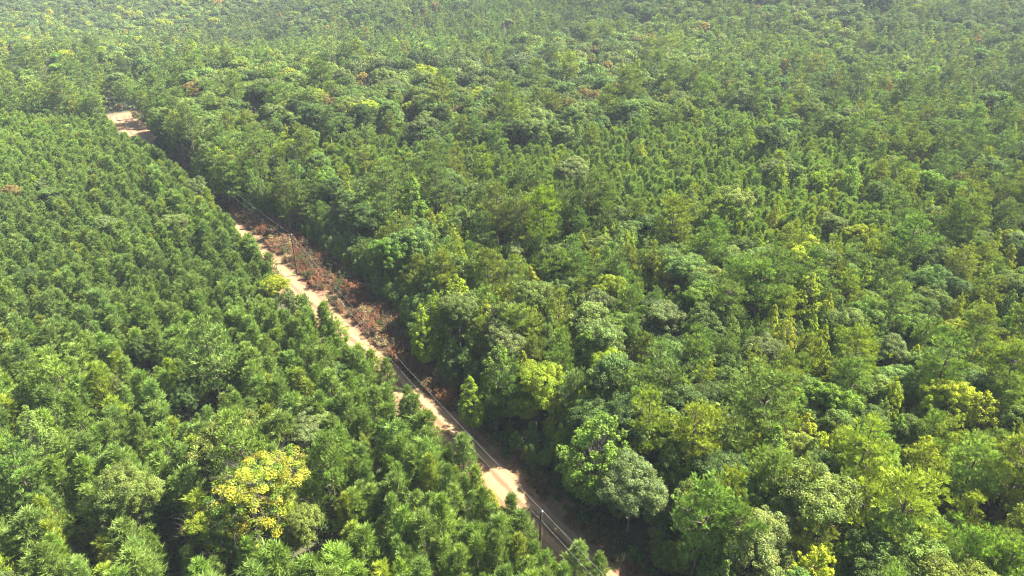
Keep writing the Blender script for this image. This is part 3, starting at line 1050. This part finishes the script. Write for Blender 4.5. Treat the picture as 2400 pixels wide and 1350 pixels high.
main = [road_pt(s, 0.35 * math.sin(s / 23.0)) for s in np.arange(-120, S_END - 8, 2.0)]
bx, by = road_pt(S_END, 0)
bend = [(bx + 3.3, by - 4.6), (bx + 2.6, by - 2.2), (bx + 3.4, by + .2), (bx + 6.0, by + 2.2), (bx + 10, by + 3.6), (bx + 16, by + 4.8), (bx + 24, by + 6.4), (bx + 34, by + 9)]
ribbon('road_verge', [road_pt(s, 0) for s in np.arange(-120, S_END + 3, 2.5)], lambda s: -4.6 + .8 * sstep(320, 350, s), lambda s: right_edge(s - 120) + 1.5, .03, M['verge'], 13, .6, 3)
ribbon('dirt_road', main + bend, lambda s: -2.5, lambda s: 2.5, .07, M['road'], 17, .22, 4, .05)
ribbon('side_track', [(bx + 6.5, by + .5), (bx + 7.6, by - 4)] + [road_pt(S_END - 8 - k, 5.9 - .01 * k) for k in np.arange(0, 62, 3.0)], lambda s: -.75, lambda s: .75, .055, M['road'], 5, .15, 5)

# ------------------------------------------------------------------ utility poles and wires
def pole(x, y, h, rz, label):
    e = link(bpy.data.objects.new('utility_pole', None)); e.location = (x, y, terrain(x, y)); e.rotation_euler[2] = rz
    tag(e, label, 'utility pole', 'wooden utility poles along the dirt road')
    g = Geo(); tube(g, [[0, 0, -1], [0, 0, h * .5], [0, 0, h]], [.19, .165, .14], 14); cap(g, (0, 0), .14, 14, h)
    mesh_obj('pole_shaft', g.mesh('pole_shaft_mesh', [M['pole_wood']], False, True), e)
    # top pin with bell insulator
    g = Geo()
    prof = [(0, .03), (.06, .03), (.07, .11), (.13, .12), (.14, .07), (.19, .06), (.20, .10), (.25, .10), (.27, .05), (.31, .045), (.33, .001)]
    tube(g, [[.16, 0, h + .05 + a] for a, b in prof], [b for a, b in prof], 12)
    ins = mesh_obj('insulator', g.mesh('insulator_mesh', [M['ceramic']], False, True), e)
    g = Geo(); tube(g, [[.14, 0, h - .55], [.16, 0, h - .3], [.16, 0, h + .08]], [.02, .02, .02], 6)
    mesh_obj('insulator_pin', g.mesh('insulator_pin_mesh', [M['steel']], False, True), e)
    g = Geo(); tube(g, [[.13, 0, h - 1.5], [.30, 0, h - 1.5]], [.05, .05], 8); tube(g, [[.24, 0, h - 1.62], [.24, 0, h - 1.56], [.24, 0, h - 1.44], [.24, 0, h - 1.38]], [.03, .06, .06, .03], 10)
    mesh_obj('neutral_bracket', g.mesh('neutral_bracket_mesh', [M['steel']], False, True), e)
    return e
H_P = 10.4
pp = [(64.5, -22.0), unproject(1268, 1201, H_P), unproject(682, 552, H_P), (-113.5, 227.5)]
pole(*pp[1], H_P, 0, 'near wooden utility pole rising from pines at the left road edge')
pole(*pp[2], H_P, .2, 'far wooden utility pole standing in the red-brown roadside brush')
pole(*pp[3], H_P, .2, 'most distant utility pole, at the dark forest edge beyond the brush')

def wire(name, dz, sag, rad, label):
    g = Geo()
    for a, b in zip(pp[:-1], pp[1:]):
        A = np.array([a[0] + .16, a[1], H_P + dz]); B = np.array([b[0] + .16, b[1], H_P + dz])
        t = np.linspace(0, 1, 26)[:, None]
        P = A + (B - A) * t; P[:, 2] -= (4 * sag * t * (1 - t))[:, 0]
        tube(g, P, np.full(26, rad), 6)
    return tag(mesh_obj(name, g.mesh(name + '_mesh', [M['wire']], False, True)), label, 'power line', 'overhead wires')
wire('overhead_wire', .36, 1.6, .008, 'upper bare overhead wire strung between the utility pole tops')
wire('overhead_wire', -1.5, 1.9, .007, 'lower overhead wire hung below the pole tops')

# ------------------------------------------------------------------ brush, bushes and grass beside the road
shrubs = []
tries = 0
while len(shrubs) < 285 and tries < 20000:
    tries += 1
    s = random.uniform(20, 214) if random.random() < .9 else random.uniform(283, 304)
    if s > 250:
        x, y = road_pt(s, random.uniform(-10, 6)); 
        if y < by + 8.5: continue
        d = 5
    else:
        re = right_edge(s)
        d = random.uniform(3.9, re + .5)
        if 62 < s < 84 and random.random() < .6: continue
        x, y = road_pt(s, d)
    if any((x - a['x']) ** 2 + (y - a['y']) ** 2 < 1.3 for a in shrubs): continue
    sc = random.uniform(.8, 1.55)
    tone = pick([('red brown', 5), ('russet', 4), ('tan', 2), ('olive green', 1.2), ('straw', .6)])
    c = TONE[tone]; v = random.uniform(.8, 1.2)
    t = dict(kind='dead_shrub', x=x, y=y, z=0.03, s=sc, wide=random.uniform(.9, 1.3), rz=random.uniform(0, 6.28), tone=tone, tint=tuple(a * v for a in c), note=None, seen=5, hand=False)
    t['H'] = 1.7 * sc
    t['px'], t['py'], t['f'] = project(x, y, t['H'])
    shrubs.append(t)

# ------------------------------------------------------------------ individuals and the rest
chosen, rest = [], []
for k in (YP, PT, TP, BL, PG, 'turning_broadleaf_tree', 'cedar_tree', 'dead_tree'):
    L = sorted([t for t in trees if t['kind'] == k], key=lambda t: (-int(t['hand']), -t['seen']))
    n = 0
    for t in L:
        if n < 290 and t['seen'] >= 5:
            chosen.append(t); n += 1
        else:
            rest.append(t)
    print('KIND', k, len(L), 'single', n, 'least', L[n - 1]['seen'] if n else 0)
chosen += shrubs
label_all(chosen)
GROUP = {YP: 'young plantation pines', PT: 'rounded mid-height pines', TP: 'tall old pines', BL: 'round-crowned broadleaf trees', PG: 'pointed broadleaf trees',
         'turning_broadleaf_tree': 'half-bare trees turning yellow', 'cedar_tree': 'dark cedars', 'dead_tree': 'leafless dead trees', 'dead_shrub': 'dead shrubs beside the dirt road'}
for t in chosen:
    P = PROTO[t['kind']]
    e = P['v'][random.randrange(len(P['v']))]
    r = bpy.data.objects.new(t['kind'], None)
    r.empty_display_size = .5
    link(r)
    r.location = (t['x'], t['y'], t['z'])
    r.rotation_euler[2] = t['rz']
    r.scale = (t['s'] * t['wide'], t['s'] * t['wide'], t['s'])
    tag(r, t['label'], CAT[t['kind']], GROUP[t['kind']])
    if e['trunk']: mesh_obj('stems' if t['kind'] == 'dead_shrub' else 'trunk', e['trunk'], r)
    c = mesh_obj({'dead_tree': 'branches', 'dead_shrub': 'foliage'}.get(t['kind'], 'crown'), e['crown'], r)
    c['tint'] = [float(a) for a in t['tint']]

def source_collection(name, meshes):
    c = bpy.data.collections.new(name)
    for i, me in enumerate(meshes):
        c.objects.link(bpy.data.objects.new(f'{name}_{i:02d}', me))
    return c

def instanced(name, src, pos, rot, scl, idx, tint, label, cat):
    me = bpy.data.meshes.new(name + '_points')
    n = len(pos)
    me.vertices.add(n); me.vertices.foreach_set('co', np.asarray(pos, np.float32).reshape(-1))
    for nm, ty, dat, key in (('rot', 'FLOAT_VECTOR', rot, 'vector'), ('scl', 'FLOAT_VECTOR', scl, 'vector'), ('idx', 'INT', idx, 'value')):
        a = me.attributes.new(nm, ty, 'POINT'); a.data.foreach_set(key, np.asarray(dat, np.float32 if ty != 'INT' else np.int32).reshape(-1))
    a = me.attributes.new('tint', 'FLOAT_COLOR', 'POINT')
    a.data.foreach_set('color', np.concatenate([np.asarray(tint, np.float32), np.ones((n, 1), np.float32)], 1).reshape(-1))
    ob = mesh_obj(name, me)
    ng = bpy.data.node_groups.new(name + '_nodes', 'GeometryNodeTree')
    ng.interface.new_socket('Geometry', in_out='INPUT', socket_type='NodeSocketGeometry')
    ng.interface.new_socket('Geometry', in_out='OUTPUT', socket_type='NodeSocketGeometry')
    N, L = ng.nodes, ng.links
    gi, go = N.new('NodeGroupInput'), N.new('NodeGroupOutput')
    ci = N.new('GeometryNodeCollectionInfo'); ci.inputs[0].default_value = src
    ci.inputs['Separate Children'].default_value = True; ci.inputs['Reset Children'].default_value = True
    ip = N.new('GeometryNodeInstanceOnPoints'); ip.inputs['Pick Instance'].default_value = True
    def attr(nm, ty):
        a = N.new('GeometryNodeInputNamedAttribute'); a.data_type = ty; a.inputs[0].default_value = nm
        return a.outputs[0]
    e2r = N.new('FunctionNodeEulerToRotation')
    L.new(gi.outputs[0], ip.inputs['Points']); L.new(ci.outputs[0], ip.inputs['Instance'])
    L.new(attr('idx', 'INT'), ip.inputs['Instance Index'])
    L.new(attr('rot', 'FLOAT_VECTOR'), e2r.inputs[0]); L.new(e2r.outputs[0], ip.inputs['Rotation'])
    L.new(attr('scl', 'FLOAT_VECTOR'), ip.inputs['Scale'])
    L.new(ip.outputs[0], go.inputs[0])
    md = ob.modifiers.new('scatter', 'NODES'); md.node_group = ng
    tag(ob, label, cat, None, 'stuff')
    return ob

def instance_trees(kind, lst, name, label, cat):
    if not lst: return
    P = PROTO[kind]
    near = [e['near'] for e in P['v']]; far = P['far']
    src = source_collection(kind + '_source', near + far)
    pos = [(t['x'], t['y'], t['z']) for t in lst]
    rot = [(0, 0, t['rz']) for t in lst]
    scl = [(t['s'] * t['wide'], t['s'] * t['wide'], t['s']) for t in lst]
    idx = [random.randrange(len(near)) if math.hypot(t['x'], t['y']) < 330 else len(near) + random.randrange(len(far)) for t in lst]
    instanced(name, src, pos, rot, scl, idx, [t['tint'] for t in lst], label, cat)

for kind, name, label in ((YP, 'young_pine_stand', 'dense stands of small young pines filling both sides of the road'), (PT, 'pine_forest', 'distant rounded pines merging into the far forest'),
                          (TP, 'tall_pine_forest', 'distant tall pines rising from the far forest'), (BL, 'broadleaf_forest', 'distant round broadleaf crowns of the far forest'),
                          (PG, 'pointed_broadleaf_forest', 'distant pointed broadleaf crowns of the far forest')):
    instance_trees(kind, [t for t in rest if t['kind'] == kind], name, label, 'forest')

# undergrowth beneath the trees and low plants at their feet
pos, scl, tint, idx = [], [], [], []
def add_pt(x, y, z, s, tone, ni, lst=None, amt=.25):
    pos.append((x, y, z)); scl.append((s * random.uniform(.9, 1.3), s * random.uniform(.9, 1.3), s))
    c = TONE[tone]; v = random.uniform(1 - amt, 1 + amt); tint.append(tuple(a * v for a in c)); idx.append(random.randrange(ni))
y = 38.0
while y < 360:
    st = 2.9 if y < 220 else 4.0
    half = (y * .80 + 40)
    x = -half
    while x < half:
        xx = x + random.uniform(-1.3, 1.3); yy = y + random.uniform(-1.3, 1.3)
        x += st
        if not in_reach(xx, yy, 1.05): continue
        z = zone_of(xx, yy)
        if z is None: continue
        if z == 'plantation' and random.random() < .55: continue
        add_pt(xx, yy, terrain(xx, yy) - .1, random.uniform(.5, 1.35) * (.6 if z == 'plantation' else 1), pick([('mid green', 3), ('deep green', 3), ('olive green', 2), ('fresh green', 1), ('russet', .7)]), 4)
    y += st
for s in np.arange(-40, 285, 1.1):        # leafy fringe along both edges of the clearing
    for e, sg in ((left_edge(s), -1), (right_edge(s), 1)):
        if random.random() < .35: continue
        xx, yy = road_pt(s, e + sg * random.uniform(-.6, 1.4))
        add_pt(xx, yy, terrain(xx, yy) - .1, random.uniform(.25, .75) * (1.5 if sg > 0 else 1), pick([('mid green', 3), ('fresh green', 2), ('olive green', 3), ('russet', 1.4), ('red brown', .6)]), 4)
instanced('undergrowth', source_collection('bush_source', [e['near'] for e in PROTO['bush']['v']]), pos, [(0, 0, random.uniform(0, 6.28)) for _ in pos], scl, idx, tint,
          'leafy undergrowth filling the gaps between the trees', 'undergrowth')

pos, scl, tint, idx = [], [], [], []
for s in np.arange(22, 150, .22):
    re = right_edge(s)
    d = random.uniform(3.4, re + 1.2)
    if math.sin(s * .31) + math.sin(s * .13 + d * .4) < -1.1: continue
    x, y = road_pt(s, d)
    add_pt(x, y, .02, random.uniform(.35, .8), pick([('red brown', 5), ('russet', 3), ('tan', 3), ('straw', 1), ('olive green', 1.5)]), 5)
instanced('low_dead_brush', source_collection('brush_source', [e['near'] for e in PROTO['dead_shrub']['v']]), pos, [(0, 0, random.uniform(0, 6.28)) for _ in pos], scl, idx, tint,
          'low rust-red dead brush covering the right road verge', 'brush')

pos, scl, tint, idx = [], [], [], []
for s in np.arange(-30, 300, .34):
    for _ in range(3):
        re, le = right_edge(s), left_edge(s)
        if random.random() < .68: d = random.uniform(3.2, re + 1)
        else: d = random.uniform(le, -3.3)
        if d > 0 and s > 225 and d < 7.5: continue
        n1 = math.sin(s * .21 + 1) + math.sin(s * .47 + d * .5) + math.sin(d * .9 + s * .11)
        if n1 < -.3: continue
        x, y = road_pt(s, d)
        add_pt(x, y, .02, random.uniform(.5, 1.3), pick([('straw', 3), ('tan', 3), ('red brown', 3), ('russet', 2), ('olive green', 1.2)]), 3)
instanced('dry_grass', source_collection('grass_source', [e['near'] for e in PROTO['grass_clump']['v']]), pos, [(0, 0, random.uniform(0, 6.28)) for _ in pos], scl, idx, tint,
          'dry straw-coloured grass growing on the road verges', 'grass')

# ------------------------------------------------------------------ the air
def haze():
    x0, x1, y0, y1, z0, z1 = -1600, 1600, -500, 2700, -12, 79
    v = [(x, y, z) for z in (z0, z1) for y in (y0, y1) for x in (x0, x1)]
    f = [(0, 2, 3, 1), (4, 5, 7, 6), (0, 1, 5, 4), (2, 6, 7, 3), (0, 4, 6, 2), (1, 3, 7, 5)]
    m, n, l = new_mat('pale_air')
    out = n.new('ShaderNodeOutputMaterial'); pv = n.new('ShaderNodeVolumePrincipled')
    pv.inputs['Color'].default_value = (.80, .90, 1.0, 1)
    pv.inputs['Density'].default_value = HAZE
    l.new(pv.outputs[0], out.inputs['Volume'])
    g = Geo(); g.add(v, f)
    return tag(mesh_obj('haze', g.mesh('haze_mesh', [m], False)), kind='stuff')
HAZE = 0.00013
haze()
